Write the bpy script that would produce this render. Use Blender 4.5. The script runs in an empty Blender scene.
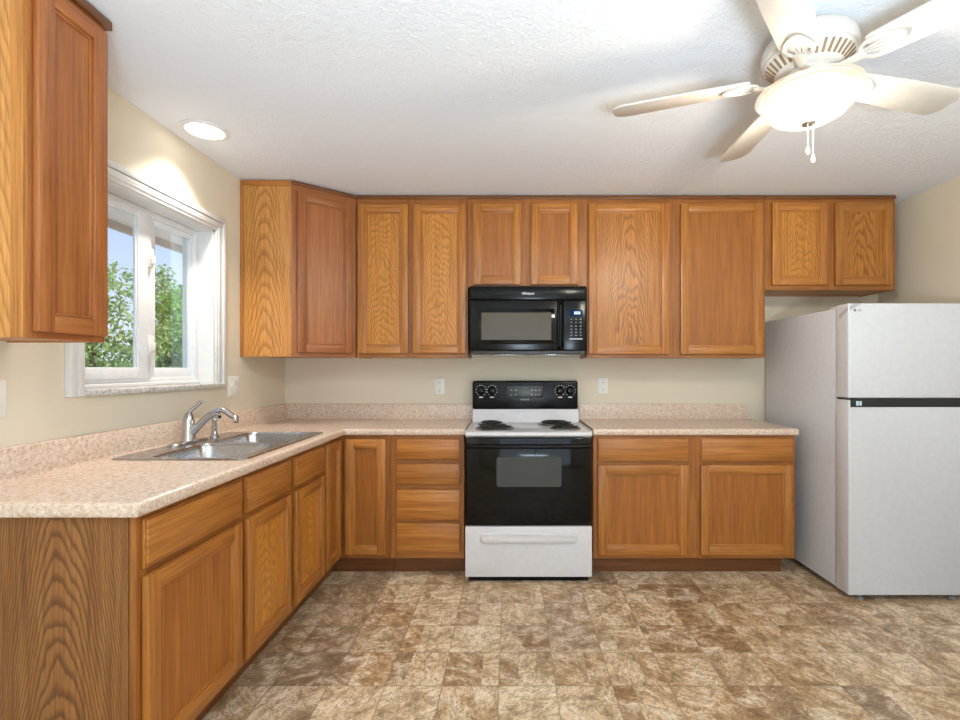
import bpy, bmesh, math, random
from mathutils import Vector, Matrix
random.seed(7)
C = bpy.context.scene.collection
S = bpy.context.scene
PI = math.pi

# ------------------------------------------------------------------ camera, world, lights, exposure
CAM_H, FPX = 1.27, 483.0
cam = bpy.data.objects.new('camera', bpy.data.cameras.new('camera'))
C.objects.link(cam)
cam.data.sensor_width = 36.0
cam.data.lens = 36.0 * FPX / 960.0
cam.data.shift_x = -30.0 / 960.0
cam.data.shift_y = 9.0 / 960.0
cam.data.clip_start = 0.05
cam.location = (0, 0, CAM_H)
cam.rotation_euler = (PI / 2, 0, 0)
S.camera = cam

S.view_settings.view_transform = 'Standard'
S.view_settings.look = 'None'
S.view_settings.gamma = 1.0
S.view_settings.use_curve_mapping = False
S.view_settings.exposure = 0.12


def lin(r, g, b):
    def f(c):
        c /= 255.0
        return c / 12.92 if c <= 0.04045 else ((c + 0.055) / 1.055) ** 2.4
    return (f(r), f(g), f(b), 1.0)


W = bpy.data.worlds.new('sky_world')
S.world = W
W.use_nodes = True
wn = W.node_tree.nodes
wl = W.node_tree.links
wn.clear()
w_out = wn.new('ShaderNodeOutputWorld')
w_bg = wn.new('ShaderNodeBackground')
w_tc = wn.new('ShaderNodeTexCoord')
w_sep = wn.new('ShaderNodeSeparateXYZ')
w_rmp = wn.new('ShaderNodeValToRGB')
w_rmp.color_ramp.elements[0].position = 0.0
w_rmp.color_ramp.elements[0].color = lin(222, 232, 246)
w_rmp.color_ramp.elements[1].position = 0.45
w_rmp.color_ramp.elements[1].color = lin(120, 172, 236)
wl.new(w_tc.outputs['Generated'], w_sep.inputs[0])
wl.new(w_sep.outputs['Z'], w_rmp.inputs[0])
wl.new(w_rmp.outputs[0], w_bg.inputs[0])
w_bg.inputs[1].default_value = 1.35
wl.new(w_bg.outputs[0], w_out.inputs[0])


def light(name, kind, loc, energy, color, rot=(0, 0, 0), **kw):
    l = bpy.data.lights.new(name, kind)
    l.energy = energy
    l.color = color
    for k, v in kw.items():
        setattr(l, k, v)
    o = bpy.data.objects.new(name, l)
    o.location = loc
    o.rotation_euler = rot
    C.objects.link(o)
    return o


sun_dir = Vector((-0.72, -0.12, -0.62))
light('sun', 'SUN', (0, 0, 8), 7.0, (1.0, 0.95, 0.86), sun_dir.to_track_quat('-Z', 'Y').to_euler(), angle=0.01)
# fill lamp added at the unseen patio door behind the camera, imitating daylight
light('patio_fill', 'AREA', (0.6, -2.66, 1.25), 26, (0.76, 0.89, 1.0), (PI / 2, 0, 0),
      shape='RECTANGLE', size=3.2, size_y=2.1)
# unseen upward fill lamp, added to brighten the ceiling and cool its tone
light('uplight_fill', 'AREA', (0.4, -0.9, 0.7), 158, (0.68, 0.85, 1.0), (PI, 0, 0), shape='DISK', size=0.9)

# ------------------------------------------------------------------ mesh helpers


class MB:
    """Collects solids; build() links them as one mesh object. Local axes u, w, z; grain 0/1/2 = u/w/z."""

    def __init__(self):
        self.v, self.f, self.g, self.mt, self.uo = [], [], [], [], []

    def add(self, verts, faces, grain=2, mat=0, uvo=None):
        b = len(self.v)
        self.v += [tuple(p) for p in verts]
        if uvo is None:
            uvo = (random.uniform(-4, 4), random.uniform(-4, 4))
        for f in faces:
            self.f.append([i + b for i in f])
            self.g.append(grain)
            self.mt.append(mat)
            self.uo.append(uvo)
        return self

    def box(self, x0, x1, y0, y1, z0, z1, bev=0.0, seg=2, grain=2, mat=0, uvo=None):
        bm = bmesh.new()
        bmesh.ops.create_cube(bm, size=1)
        for v in bm.verts:
            v.co = Vector(((x0 + x1) / 2 + v.co.x * (x1 - x0), (y0 + y1) / 2 + v.co.y * (y1 - y0),
                           (z0 + z1) / 2 + v.co.z * (z1 - z0)))
        if bev > 0:
            bev = min(bev, 0.49 * min(abs(x1 - x0), abs(y1 - y0), abs(z1 - z0)))
            bmesh.ops.bevel(bm, geom=bm.edges[:], offset=bev, segments=seg, profile=0.5, affect='EDGES')
        bm.verts.index_update()
        self.add([v.co for v in bm.verts], [[v.index for v in f.verts] for f in bm.faces], grain, mat, uvo)
        bm.free()
        return self

    def prism(self, pts, z0, z1, grain=2, mat=0, uvo=None, bev=0.0):
        """polygon in (x,y) extruded in z"""
        bm = bmesh.new()
        lo = [bm.verts.new((p[0], p[1], z0)) for p in pts]
        f = bm.faces.new(lo)
        r = bmesh.ops.extrude_face_region(bm, geom=[f])
        for g in r['geom']:
            if isinstance(g, bmesh.types.BMVert):
                g.co.z = z1
        if bev > 0:
            bmesh.ops.bevel(bm, geom=bm.edges[:], offset=bev, segments=2, profile=0.5, affect='EDGES')
        bm.verts.index_update()
        self.add([v.co for v in bm.verts], [[v.index for v in f.verts] for f in bm.faces], grain, mat, uvo)
        bm.free()
        return self

    def lathe(self, prof, c=(0, 0, 0), n=32, mat=0, close=False):
        vs, fs = [], []
        for (r, z) in prof:
            for k in range(n):
                a = 2 * PI * k / n
                vs.append((c[0] + r * math.cos(a), c[1] + r * math.sin(a), c[2] + z))
        m = len(prof)
        rng = m if close else m - 1
        for i in range(rng):
            for k in range(n):
                a, b = i * n + k, i * n + (k + 1) % n
                c2, d = ((i + 1) % m) * n + (k + 1) % n, ((i + 1) % m) * n + k
                fs.append([a, b, c2, d])
        if not close:
            if prof[0][0] > 1e-6:
                fs.append(list(range(n))[::-1])
            if prof[-1][0] > 1e-6:
                fs.append([(m - 1) * n + k for k in range(n)])
        return self.add(vs, fs, 2, mat)

    def tube(self, pts, rad, n=12, mat=0, flat=1.0, closed=False):
        pts = [Vector(p) for p in pts]
        m = len(pts)
        if not hasattr(rad, '__len__'):
            rad = [rad] * m
        vs, fs = [], []
        up = Vector((0, 0, 1))
        for i, p in enumerate(pts):
            if closed:
                t = (pts[(i + 1) % m] - pts[i - 1]).normalized()
            else:
                t = (pts[min(i + 1, m - 1)] - pts[max(i - 1, 0)]).normalized()
            a = up if abs(t.dot(up)) < 0.95 else Vector((1, 0, 0))
            s = t.cross(a).normalized()
            q = s.cross(t).normalized()
            if i and not closed:
                pass
            for k in range(n):
                an = 2 * PI * k / n
                vs.append(p + s * (rad[i] * math.cos(an)) + q * (rad[i] * flat * math.sin(an)))
        for i in range(m if closed else m - 1):
            for k in range(n):
                j = (i + 1) % m
                fs.append([i * n + k, i * n + (k + 1) % n, j * n + (k + 1) % n, j * n + k])
        if not closed:
            fs.append(list(range(n))[::-1])
            fs.append([(m - 1) * n + k for k in range(n)])
        return self.add(vs, fs, 2, mat)

    def loft(self, loops, cap0=False, cap1=False, mat=0):
        n = len(loops[0])
        vs = [p for l in loops for p in l]
        fs = []
        for i in range(len(loops) - 1):
            for k in range(n):
                fs.append([i * n + k, i * n + (k + 1) % n, (i + 1) * n + (k + 1) % n, (i + 1) * n + k])
        if cap0:
            fs.append(list(range(n))[::-1])
        if cap1:
            fs.append([(len(loops) - 1) * n + k for k in range(n)])
        return self.add(vs, fs, 2, mat)

    def sweep(self, path, prof, mat=0, grain=0):
        """profile (d, z) swept along a level polyline, d to the right-hand side, mitred corners"""
        loops = []
        P = [Vector((p[0], p[1])) for p in path]
        for i, p in enumerate(P):
            dirs = []
            if i > 0:
                dirs.append((P[i] - P[i - 1]).normalized())
            if i < len(P) - 1:
                dirs.append((P[i + 1] - P[i]).normalized())
            ns = [Vector((d.y, -d.x)) for d in dirs]
            nn = sum(ns, Vector((0, 0))).normalized()
            k = 1.0 / max(0.2, nn.dot(ns[0]))
            loops.append([(p.x + nn.x * d * k, p.y + nn.y * d * k, z) for d, z in prof])
        return self.loft(loops, True, True, mat)

    def build(self, name, mats, parent=None, F=None, origin=(0, 0, 0), recalc=True, smooth=35):
        if not isinstance(mats, (list, tuple)):
            mats = [mats]
        root = parent
        while root is not None and root.parent is not None:
            root = root.parent
        org = Vector(root.location) if root is not None else Vector(origin)
        me = bpy.data.meshes.new(name)
        world = [Vector(F(*p)) if F else Vector(p) for p in self.v]
        me.from_pydata([p - org for p in world], [], self.f)
        for m in mats:
            me.materials.append(m)
        uv = me.uv_layers.new(name='UVMap')
        dat = uv.data
        for i, poly in enumerate(me.polygons):
            poly.material_index = self.mt[i]
            poly.use_smooth = smooth > 0
            q = [Vector(self.v[k]) for k in self.f[i]]
            nrm = Vector((0, 0, 0))
            for a in range(len(q)):
                p, r = q[a], q[(a + 1) % len(q)]
                nrm += p.cross(r)
            ax = [abs(nrm.x), abs(nrm.y), abs(nrm.z)]
            g = self.g[i]
            oth = sorted([k for k in (0, 1, 2) if k != g], key=lambda k: ax[k])
            uo = self.uo[i]
            for li, vi in zip(poly.loop_indices, self.f[i]):
                p = self.v[vi]
                dat[li].uv = (p[oth[0]] + uo[0], p[g] + uo[1])
        if recalc:
            bm = bmesh.new()
            bm.from_mesh(me)
            bmesh.ops.recalc_face_normals(bm, faces=bm.faces[:])
            bm.to_mesh(me)
            bm.free()
        if smooth > 0:
            me.set_sharp_from_angle(angle=math.radians(smooth))
        me.update()
        o = bpy.data.objects.new(name, me)
        C.objects.link(o)
        if parent is not None:
            o.parent = parent
        else:
            o.location = org
        return o


def tag(o, label=None, cat=None, group=None, kind=None):
    if label:
        o['label'] = label
    if cat:
        o['category'] = cat
    if group:
        o['group'] = group
    if kind:
        o['kind'] = kind
    return o


def thing(name, label, cat, loc, group=None):
    o = bpy.data.objects.new(name, None)
    o.empty_display_size = 0.1
    C.objects.link(o)
    o.location = loc
    return tag(o, label, cat, group)


def struct(o, label=None):
    o['kind'] = 'structure'
    if label:
        o['label'] = label
    return o


def lettering(body, size, parent, mat, F, name='lettering', extrude=0.0006, bold=0.0, align='CENTER'):
    """default-font text turned into a mesh, x right / y up in the plane given by F(u,w,z)"""
    cu = bpy.data.curves.new('t', 'FONT')
    cu.body = body
    cu.size = size
    cu.align_x = align
    cu.align_y = 'CENTER'
    cu.extrude = extrude
    cu.offset = bold
    ob = bpy.data.objects.new('t', cu)
    C.objects.link(ob)
    dg = bpy.context.evaluated_depsgraph_get()
    dg.update()
    src = bpy.data.meshes.new_from_object(ob.evaluated_get(dg))
    bpy.data.objects.remove(ob)
    bpy.data.curves.remove(cu)
    m = MB()
    m.add([(v.co.x, v.co.z, v.co.y) for v in src.vertices], [list(p.vertices) for p in src.polygons])
    bpy.data.meshes.remove(src)
    return m.build(name, mat, parent, F, smooth=0)


# ------------------------------------------------------------------ materials


class NT:
    def __init__(self, name):
        self.m = bpy.data.materials.new(name)
        self.m.use_nodes = True
        self.t = self.m.node_tree
        self.n = self.t.nodes
        self.n.clear()
        self.out = self.n.new('ShaderNodeOutputMaterial')

    def node(self, typ, ins=None, **props):
        nd = self.n.new(typ)
        for k, v in props.items():
            setattr(nd, k, v)
        for k, v in (ins or {}).items():
            if isinstance(v, bpy.types.NodeSocket):
                self.t.links.new(v, nd.inputs[k])
            else:
                nd.inputs[k].default_value = v
        return nd

    def math(self, op, a, b=None, c=None):
        ins = {0: a}
        if b is not None:
            ins[1] = b
        if c is not None:
            ins[2] = c
        return self.node('ShaderNodeMath', ins, operation=op).outputs[0]

    def ramp(self, fac, stops, interp='LINEAR'):
        nd = self.node('ShaderNodeValToRGB', {0: fac})
        cr = nd.color_ramp
        cr.interpolation = interp
        while len(cr.elements) < len(stops):
            cr.elements.new(0.5)
        for e, (p, c) in zip(cr.elements, stops):
            e.position = p
            e.color = c if hasattr(c, '__len__') else (c, c, c, 1)
        return nd.outputs[0]

    def mix(self, fac, a, b, blend='MIX'):
        nd = self.node('ShaderNodeMix', data_type='RGBA', blend_type=blend)
        for sock, v in ((nd.inputs[0], fac), (nd.inputs[6], a), (nd.inputs[7], b)):
            if isinstance(v, bpy.types.NodeSocket):
                self.t.links.new(v, sock)
            else:
                sock.default_value = v
        return nd.outputs[2]

    def vec(self, x, y, z=0.0):
        return self.node('ShaderNodeCombineXYZ', {0: x, 1: y, 2: z}).outputs[0]

    def noise(self, vec, scale=1.0, detail=2.0, rough=0.5, dist=0.0):
        return self.node('ShaderNodeTexNoise', {'Vector': vec, 'Scale': scale, 'Detail': detail,
                                                'Roughness': rough, 'Distortion': dist}).outputs[0]

    def bump(self, h, strength, dist=0.01):
        return self.node('ShaderNodeBump', {'Height': h, 'Strength': strength, 'Distance': dist}).outputs[0]

    def pbr(self, **ins):
        nd = self.node('ShaderNodeBsdfPrincipled', {k.replace('_', ' '): v for k, v in ins.items()})
        self.t.links.new(nd.outputs[0], self.out.inputs[0])
        return nd


def plain(name, rgb, rough=0.5, metal=0.0, var=0.03, scale=30.0, bump=0.0, bscale=200.0, coat=0.0, spec=0.5):
    n = NT(name)
    tc = n.node('ShaderNodeTexCoord').outputs['Object']
    nz = n.noise(tc, scale, 3)
    c = lin(*rgb)
    lo = tuple(x * (1 - var) for x in c[:3]) + (1,)
    hi = tuple(min(1, x * (1 + var)) for x in c[:3]) + (1,)
    col = n.ramp(nz, [(0.3, lo), (0.7, hi)])
    ins = dict(Base_Color=col, Roughness=rough, Metallic=metal)
    p = n.pbr(**ins)
    p.inputs['Coat Weight'].default_value = coat
    p.inputs['Specular IOR Level'].default_value = spec
    if bump > 0:
        n.t.links.new(n.bump(n.noise(tc, bscale, 3), bump, 0.004), p.inputs['Normal'])
    return n.m


def wood(name, light_, mid, dark, cath=False, rough=0.36, freq=11.0, a=38.0, ring=0.55, warp=0.16, tilt=1.0):
    """oak: fine streaks and pores along v; cath=True adds the nested arches of flat-sawn veneer"""
    n = NT(name)
    uv = n.node('ShaderNodeUVMap').outputs[0]
    s = n.node('ShaderNodeSeparateXYZ', {0: uv})
    u, v = s.outputs[0], s.outputs[1]
    rnd = n.node('ShaderNodeObjectInfo').outputs['Random']
    w1 = n.noise(n.vec(n.math('MULTIPLY', u, 7.0), n.math('MULTIPLY', v, 1.6)), 1.0, 2, 0.5, 0.3)
    broad = n.noise(n.vec(n.math('MULTIPLY', u, 24.0), n.math('MULTIPLY', v, 1.3)), 1.0, 3, 0.55, 0.4)
    uw = n.math('ADD', u, n.math('MULTIPLY', n.math('SUBTRACT', w1, 0.5), 0.02))
    fine = n.noise(n.vec(n.math('MULTIPLY', uw, 105.0), n.math('MULTIPLY', v, 3.0)), 1.0, 3, 0.6)
    pore = n.noise(n.vec(n.math('MULTIPLY', uw, 300.0), n.math('MULTIPLY', v, 9.0)), 1.0, 2, 0.6)
    base = n.mix(n.ramp(broad, [(0.3, 0.0), (0.72, 1.0)]), lin(*light_), lin(*mid))
    base = n.mix(n.ramp(fine, [(0.44, 0.0), (0.72, 0.6)]), base, lin(*dark))
    base = n.mix(n.ramp(pore, [(0.55, 0.0), (0.75, 0.4)]), base, lin(*dark))
    if cath:
        nz = n.noise(n.vec(n.math('MULTIPLY', u, 9.0), n.math('MULTIPLY', v, 2.2)), 1.0, 2, 0.5)
        uu = n.math('ADD', u, n.math('MULTIPLY', n.math('SUBTRACT', w1, 0.5), 0.06))
        par = n.math('MULTIPLY', n.math('MULTIPLY', uu, uu), a)
        # soften the parabola far from the axis so the flanks run nearly straight
        par = n.math('DIVIDE', par, n.math('ADD', 1.0, n.math('MULTIPLY', n.math('ABSOLUTE', uu), 2.0)))
        q = n.math('ADD', n.math('MULTIPLY', v, tilt), par)
        q = n.math('ADD', q, n.math('MULTIPLY', n.math('SUBTRACT', nz, 0.5), warp))
        q = n.math('MULTIPLY', q, freq)
        jit = n.noise(n.vec(n.math('MULTIPLY', uw, 110.0), n.math('MULTIPLY', v, 9.0)), 1.0, 2, 0.6)
        q = n.math('ADD', q, n.math('MULTIPLY', n.math('SUBTRACT', jit, 0.5), 0.45))
        fr = n.math('FRACT', q)
        rg = n.ramp(fr, [(0.0, 1.0), (0.16, 0.8), (0.42, 0.12), (0.86, 0.0), (1.0, 1.0)])
        base = n.mix(n.math('MULTIPLY', rg, ring), base, lin(*dark))
    hsv = n.node('ShaderNodeHueSaturation', {'Color': base, 'Saturation': 1.0,
                                             'Value': n.math('ADD', 0.93, n.math('MULTIPLY', rnd, 0.14))})
    p = n.pbr(Base_Color=hsv.outputs[0], Roughness=rough)
    n.t.links.new(n.bump(n.math('ADD', pore, fine), 0.08, 0.002), p.inputs['Normal'])
    return n.m


OAK = wood('oak_frame', (198, 132, 60), (172, 104, 42), (108, 58, 20))
OAK_PANEL = wood('oak_flat_panel', (178, 111, 45), (158, 93, 35), (108, 58, 20))
OAK_CATH = wood('oak_cathedral_panel', (208, 138, 58), (188, 118, 46), (106, 58, 20), True, freq=11, a=34, warp=0.6, ring=0.62)
OAK_FINE = wood('oak_fine_arch_panel', (222, 152, 64), (202, 128, 50), (126, 74, 28), True, freq=20, a=22, warp=0.4, ring=0.46)
OAK_SIDE = wood('oak_side_panel', (214, 154, 84), (202, 138, 68), (132, 80, 38), True, freq=11, a=38, ring=0.55, rough=0.26)
OAK_END = wood('oak_end_panel', (170, 116, 62), (150, 96, 48), (82, 46, 20), True, freq=17, a=40, ring=0.75, warp=0.25)
OAK_RED = wood('oak_red_frame', (176, 110, 58), (154, 88, 44), (106, 56, 28))
OAK_STILE = wood('oak_face_frame', (176, 112, 50), (152, 88, 36), (96, 52, 18))
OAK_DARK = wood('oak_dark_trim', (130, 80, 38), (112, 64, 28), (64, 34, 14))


def wall_mat(name, rgb):
    n = NT(name)
    tc = n.node('ShaderNodeTexCoord').outputs['Object']
    nz = n.noise(tc, 2.5, 3)
    c = lin(*rgb)
    col = n.ramp(nz, [(0.3, tuple(x * 0.97 for x in c[:3]) + (1,)), (0.7, c)])
    p = n.pbr(Base_Color=col, Roughness=0.75)
    n.t.links.new(n.bump(n.noise(tc, 260, 3), 0.12, 0.003), p.inputs['Normal'])
    return n.m


WALL = wall_mat('cream_wall_paint', (226, 214, 192))


def ceiling_mat():
    n = NT('stippled_white_ceiling')
    tc = n.node('ShaderNodeTexCoord').outputs['Object']
    p = n.pbr(Base_Color=lin(238, 240, 244), Roughness=0.9)
    h = n.math('ADD', n.noise(tc, 70, 4, 0.6, 0.6), n.math('MULTIPLY', n.noise(tc, 22, 3), 0.6))
    n.t.links.new(n.bump(h, 0.5, 0.010), p.inputs['Normal'])
    return n.m


def floor_mat():
    n = NT('stone_pattern_vinyl')
    T = 0.228
    tc = n.node('ShaderNodeTexCoord').outputs['Object']
    s = n.node('ShaderNodeSeparateXYZ', {0: tc})
    x = n.math('DIVIDE', n.math('ADD', s.outputs[0], 0.045), T)
    y = n.math('DIVIDE', n.math('SUBTRACT', s.outputs[1], 2.62), T)
    ix, iy = n.math('FLOOR', x), n.math('FLOOR', y)
    fx, fy = n.math('FRACT', x), n.math('FRACT', y)
    h = n.node('ShaderNodeTexWhiteNoise', {'Vector': n.vec(ix, iy)}, noise_dimensions='2D')
    hv = h.outputs[0]
    hs = n.node('ShaderNodeSeparateXYZ', {0: h.outputs[1]})
    # some tiles are printed as two stones
    split = n.math('GREATER_THAN', hs.outputs[1], 0.6)
    side = n.math('GREATER_THAN', fx, n.math('ADD', 0.3, n.math('MULTIPLY', hs.outputs[2], 0.4)))
    sub = n.math('MULTIPLY', split, side)
    hv2 = n.node('ShaderNodeTexWhiteNoise', {'Vector': n.vec(ix, iy, n.math('MULTIPLY', sub, 3.3))},
                 noise_dimensions='3D').outputs[0]
    base = n.ramp(hv2, [(0.0, lin(168, 132, 94)), (0.2, lin(212, 178, 136)), (0.4, lin(232, 206, 168)),
                       (0.58, lin(196, 158, 114)), (0.75, lin(222, 192, 152)), (1.0, lin(158, 130, 102))])
    off = n.vec(n.math('MULTIPLY', ix, 3.7), n.math('MULTIPLY', iy, 5.3), n.math('MULTIPLY', hv2, 20.0))
    pv = n.node('ShaderNodeVectorMath', {0: tc, 1: off}, operation='ADD').outputs[0]
    ang = n.math('MULTIPLY', hv2, 6.28)
    rot = n.node('ShaderNodeVectorRotate', {'Vector': pv, 'Angle': ang}, rotation_type='Z_AXIS').outputs[0]
    st = n.node('ShaderNodeMapping', {'Vector': rot, 'Scale': (1.0, 1.4, 1.0)}).outputs[0]
    cl = n.noise(st, 8.0, 10, 0.76, 0.45)
    base = n.mix(n.ramp(cl, [(0.36, 0.75), (0.52, 0.0)]), base, lin(112, 86, 62))
    base = n.mix(n.ramp(cl, [(0.49, 0.0), (0.62, 0.9)]), base, lin(240, 222, 196))
    vn = n.noise(st, 12.0, 8, 0.7, 1.0)
    vein = n.ramp(vn, [(0.455, 0.0), (0.49, 0.7), (0.515, 0.0)])
    base = n.mix(vein, base, lin(106, 78, 54))
    gr = n.noise(tc, 160.0, 3)
    base = n.mix(n.ramp(gr, [(0.5, 0.0), (0.72, 0.35)]), base, lin(120, 92, 64))
    sp = n.noise(st, 52.0, 5, 0.7)
    base = n.mix(n.ramp(sp, [(0.54, 0.0), (0.66, 0.55)]), base, lin(128, 94, 62))
    base = n.mix(n.ramp(sp, [(0.3, 0.5), (0.42, 0.0)]), base, lin(240, 222, 194))
    ex = n.math('MINIMUM', fx, n.math('SUBTRACT', 1.0, fx))
    ey = n.math('MINIMUM', fy, n.math('SUBTRACT', 1.0, fy))
    ed = n.math('MINIMUM', ex, ey)
    line = n.ramp(ed, [(0.0, 0.6), (0.009, 0.4), (0.016, 0.0)])
    base = n.mix(line, base, lin(132, 108, 84))
    p = n.pbr(Base_Color=base, Roughness=n.ramp(cl, [(0.3, 0.42), (0.7, 0.32)]))
    hgt = n.math('SUBTRACT', cl, n.math('MULTIPLY', line, 0.6))
    n.t.links.new(n.bump(hgt, 0.15, 0.004), p.inputs['Normal'])
    return n.m


def laminate():
    n = NT('speckled_beige_laminate')
    tc = n.node('ShaderNodeTexCoord').outputs['Object']
    a = n.noise(tc, 95, 4, 0.65)
    b = n.noise(tc, 260, 3, 0.6)
    c = n.noise(tc, 8, 3)
    col = n.ramp(a, [(0.32, lin(186, 154, 130)), (0.46, lin(218, 192, 170)), (0.58, lin(228, 207, 188)), (0.7, lin(238, 224, 210))])
    col = n.mix(n.ramp(b, [(0.56, 0.0), (0.68, 0.6)]), col, lin(158, 122, 98))
    col = n.mix(n.ramp(c, [(0.4, 0.0), (0.7, 0.2)]), col, lin(222, 196, 170))
    n.pbr(Base_Color=col, Roughness=0.22)
    return n.m


def marble():
    n = NT('grey_marble_sill')
    tc = n.node('ShaderNodeTexCoord').outputs['Object']
    a = n.noise(tc, 60, 5, 0.65, 0.6)
    n.pbr(Base_Color=n.ramp(a, [(0.3, lin(140, 132, 124)), (0.5, lin(200, 196, 190)), (0.7, lin(226, 222, 216))]), Roughness=0.35)
    return n.m


def brushed(name, rgb, rough, axis):
    n = NT(name)
    tc = n.node('ShaderNodeTexCoord').outputs['Object']
    sc = [18, 18, 18]
    sc[axis] = 0.8
    mp = n.node('ShaderNodeMapping', {'Vector': tc, 'Scale': [k * 14 for k in sc]}).outputs[0]
    nz = n.noise(mp, 1.0, 3)
    c = lin(*rgb)
    col = n.ramp(nz, [(0.3, tuple(k * 0.97 for k in c[:3]) + (1,)), (0.7, c)])
    n.pbr(Base_Color=col, Roughness=n.ramp(nz, [(0.3, rough * 0.97), (0.7, rough * 1.03)]), Metallic=1.0)
    return n.m


def thin_glass():
    n = NT('window_glass')
    tr = n.node('ShaderNodeBsdfTransparent', {0: (0.97, 0.985, 0.98, 1)})
    gl = n.node('ShaderNodeBsdfGlossy', {'Roughness': 0.02})
    lw = n.node('ShaderNodeLayerWeight', {'Blend': 0.25})
    mx = n.node('ShaderNodeMixShader', {0: n.math('MULTIPLY', lw.outputs['Fresnel'], 0.22), 1: tr.outputs[0], 2: gl.outputs[0]})
    n.t.links.new(mx.outputs[0], n.out.inputs[0])
    return n.m


def emit(name, rgb, strength):
    n = NT(name)
    tc = n.node('ShaderNodeTexCoord').outputs['Object']
    nz = n.noise(tc, 40, 2)
    c = lin(*rgb)
    e = n.node('ShaderNodeEmission', {0: n.ramp(nz, [(0.2, tuple(k * 0.97 for k in c[:3]) + (1,)), (0.8, c)]), 1: strength})
    n.t.links.new(e.outputs[0], n.out.inputs[0])
    return n.m


def alabaster():
    n = NT('lit_alabaster_glass')
    tc = n.node('ShaderNodeTexCoord').outputs['Object']
    nz = n.noise(tc, 11, 4, 0.6, 1.5)
    col = n.ramp(nz, [(0.3, lin(255, 228, 190)), (0.55, lin(255, 246, 228)), (0.75, lin(255, 236, 204))])
    tl = n.node('ShaderNodeBsdfTranslucent', {0: (.03, .028, .025, 1)})
    df = n.node('ShaderNodeBsdfPrincipled', {'Base Color': (.08, .075, .07, 1), 'Roughness': 0.25})
    mx = n.node('ShaderNodeMixShader', {0: 0.5, 1: df.outputs[0], 2: tl.outputs[0]})
    em = n.node('ShaderNodeEmission', {0: col, 1: BOWL_GLOW})
    tp = n.node('ShaderNodeBsdfTransparent', {0: (1, .97, .92, 1)})
    mx = n.node('ShaderNodeMixShader', {0: 0.5, 1: mx.outputs[0], 2: tp.outputs[0]})
    ad = n.node('ShaderNodeAddShader', {0: mx.outputs[0], 1: em.outputs[0]})
    n.t.links.new(ad.outputs[0], n.out.inputs[0])
    return n.m


BOWL_GLOW = 0.30
CEIL = ceiling_mat()
FLOOR = floor_mat()
LAM = laminate()
MARBLE = marble()
STEEL = brushed('brushed_steel', (186, 186, 188), 0.27, 1)
CHROME = plain('satin_chrome', (196, 196, 198), 0.16, 1.0)
GLASS = thin_glass()
VINYL = plain('white_window_vinyl', (230, 230, 231), 0.35)
TRIM = plain('white_trim_paint', (224, 222, 219), 0.4)
PLATE = plain('white_plastic', (234, 230, 222), 0.35)
SLOT = plain('dark_slot', (70, 62, 56), 0.6)
ENAMEL = plain('white_enamel', (220, 217, 217), 0.22, coat=0.3)
FRIDGE_WHITE = plain('white_fridge_steel', (212, 212, 215), 0.32, bump=0.06, bscale=500)
BLACK = plain('black_gloss_plastic', (11, 11, 11), 0.2, spec=0.22)
BLACKGLASS = plain('black_glass', (5, 5, 5), 0.06, spec=0.3)
DARKMETAL = plain('burner_coil_black', (26, 24, 24), 0.45)
DRIP = plain('drip_pan_chrome', (150, 146, 142), 0.25, 1.0)
GREYWIN = plain('microwave_window_mesh', (88, 80, 68), 0.1, spec=0.35)
OVENWIN = plain('oven_window_glass', (64, 67, 64), 0.06, spec=0.5)
PRINT = plain('white_print', (226, 226, 224), 0.5)
GREYPRINT = plain('grey_print', (150, 150, 150), 0.5)
GREYTAPE = plain('grey_packing_tape', (176, 174, 178), 0.3)
HANDLEDARK = plain('dark_handle_recess', (28, 33, 36), 0.3)
FANWHITE = plain('fan_white', (220, 212, 202), 0.4)
PAN = plain('bulb_shield_pan', (74, 68, 60), 0.5)
FANVENT = plain('fan_vent_shadow_slot', (150, 122, 92), 0.6)
LED = emit('blue_display_glow', (40, 70, 120), 0.5)
LEDW = emit('display_digits', (210, 235, 255), 1.6)
LEDG = emit('green_clock_digits', (120, 150, 70), 0.5)
LENS = emit('downlight_lens', (255, 250, 240), 6.0)
LAWN = plain('lawn_green', (96, 130, 62), 0.9, var=0.25, scale=6)
BARK = plain('bark', (92, 76, 60), 0.9, var=0.2, scale=20)
SOFFIT = plain('painted_soffit', (246, 234, 224), 0.7)
FENCEM = plain('weathered_fence_wood', (176, 158, 136), 0.8, var=0.12, scale=12)


def leafm(name, rgb):
    n = NT(name)
    rnd = n.node('ShaderNodeTexCoord').outputs['Object']
    nz = n.noise(rnd, 2.2, 3)
    c = lin(*rgb)
    col = n.ramp(nz, [(0.3, tuple(k * 0.6 for k in c[:3]) + (1,)), (0.7, tuple(min(1, k * 1.3) for k in c[:3]) + (1,))])
    d = n.node('ShaderNodeBsdfDiffuse', {0: col})
    t = n.node('ShaderNodeBsdfTranslucent', {0: col})
    mx = n.node('ShaderNodeMixShader', {0: 0.35, 1: d.outputs[0], 2: t.outputs[0]})
    n.t.links.new(mx.outputs[0], n.out.inputs[0])
    return n.m


LEAF_A = leafm('leaf_mid_green', (150, 176, 120))
LEAF_B = leafm('leaf_fresh_green', (140, 184, 100))
LEAF_C = leafm('leaf_dark_green', (96, 130, 86))
LEAF_Y = leafm('leaf_yellow_green', (176, 180, 84))

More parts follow.
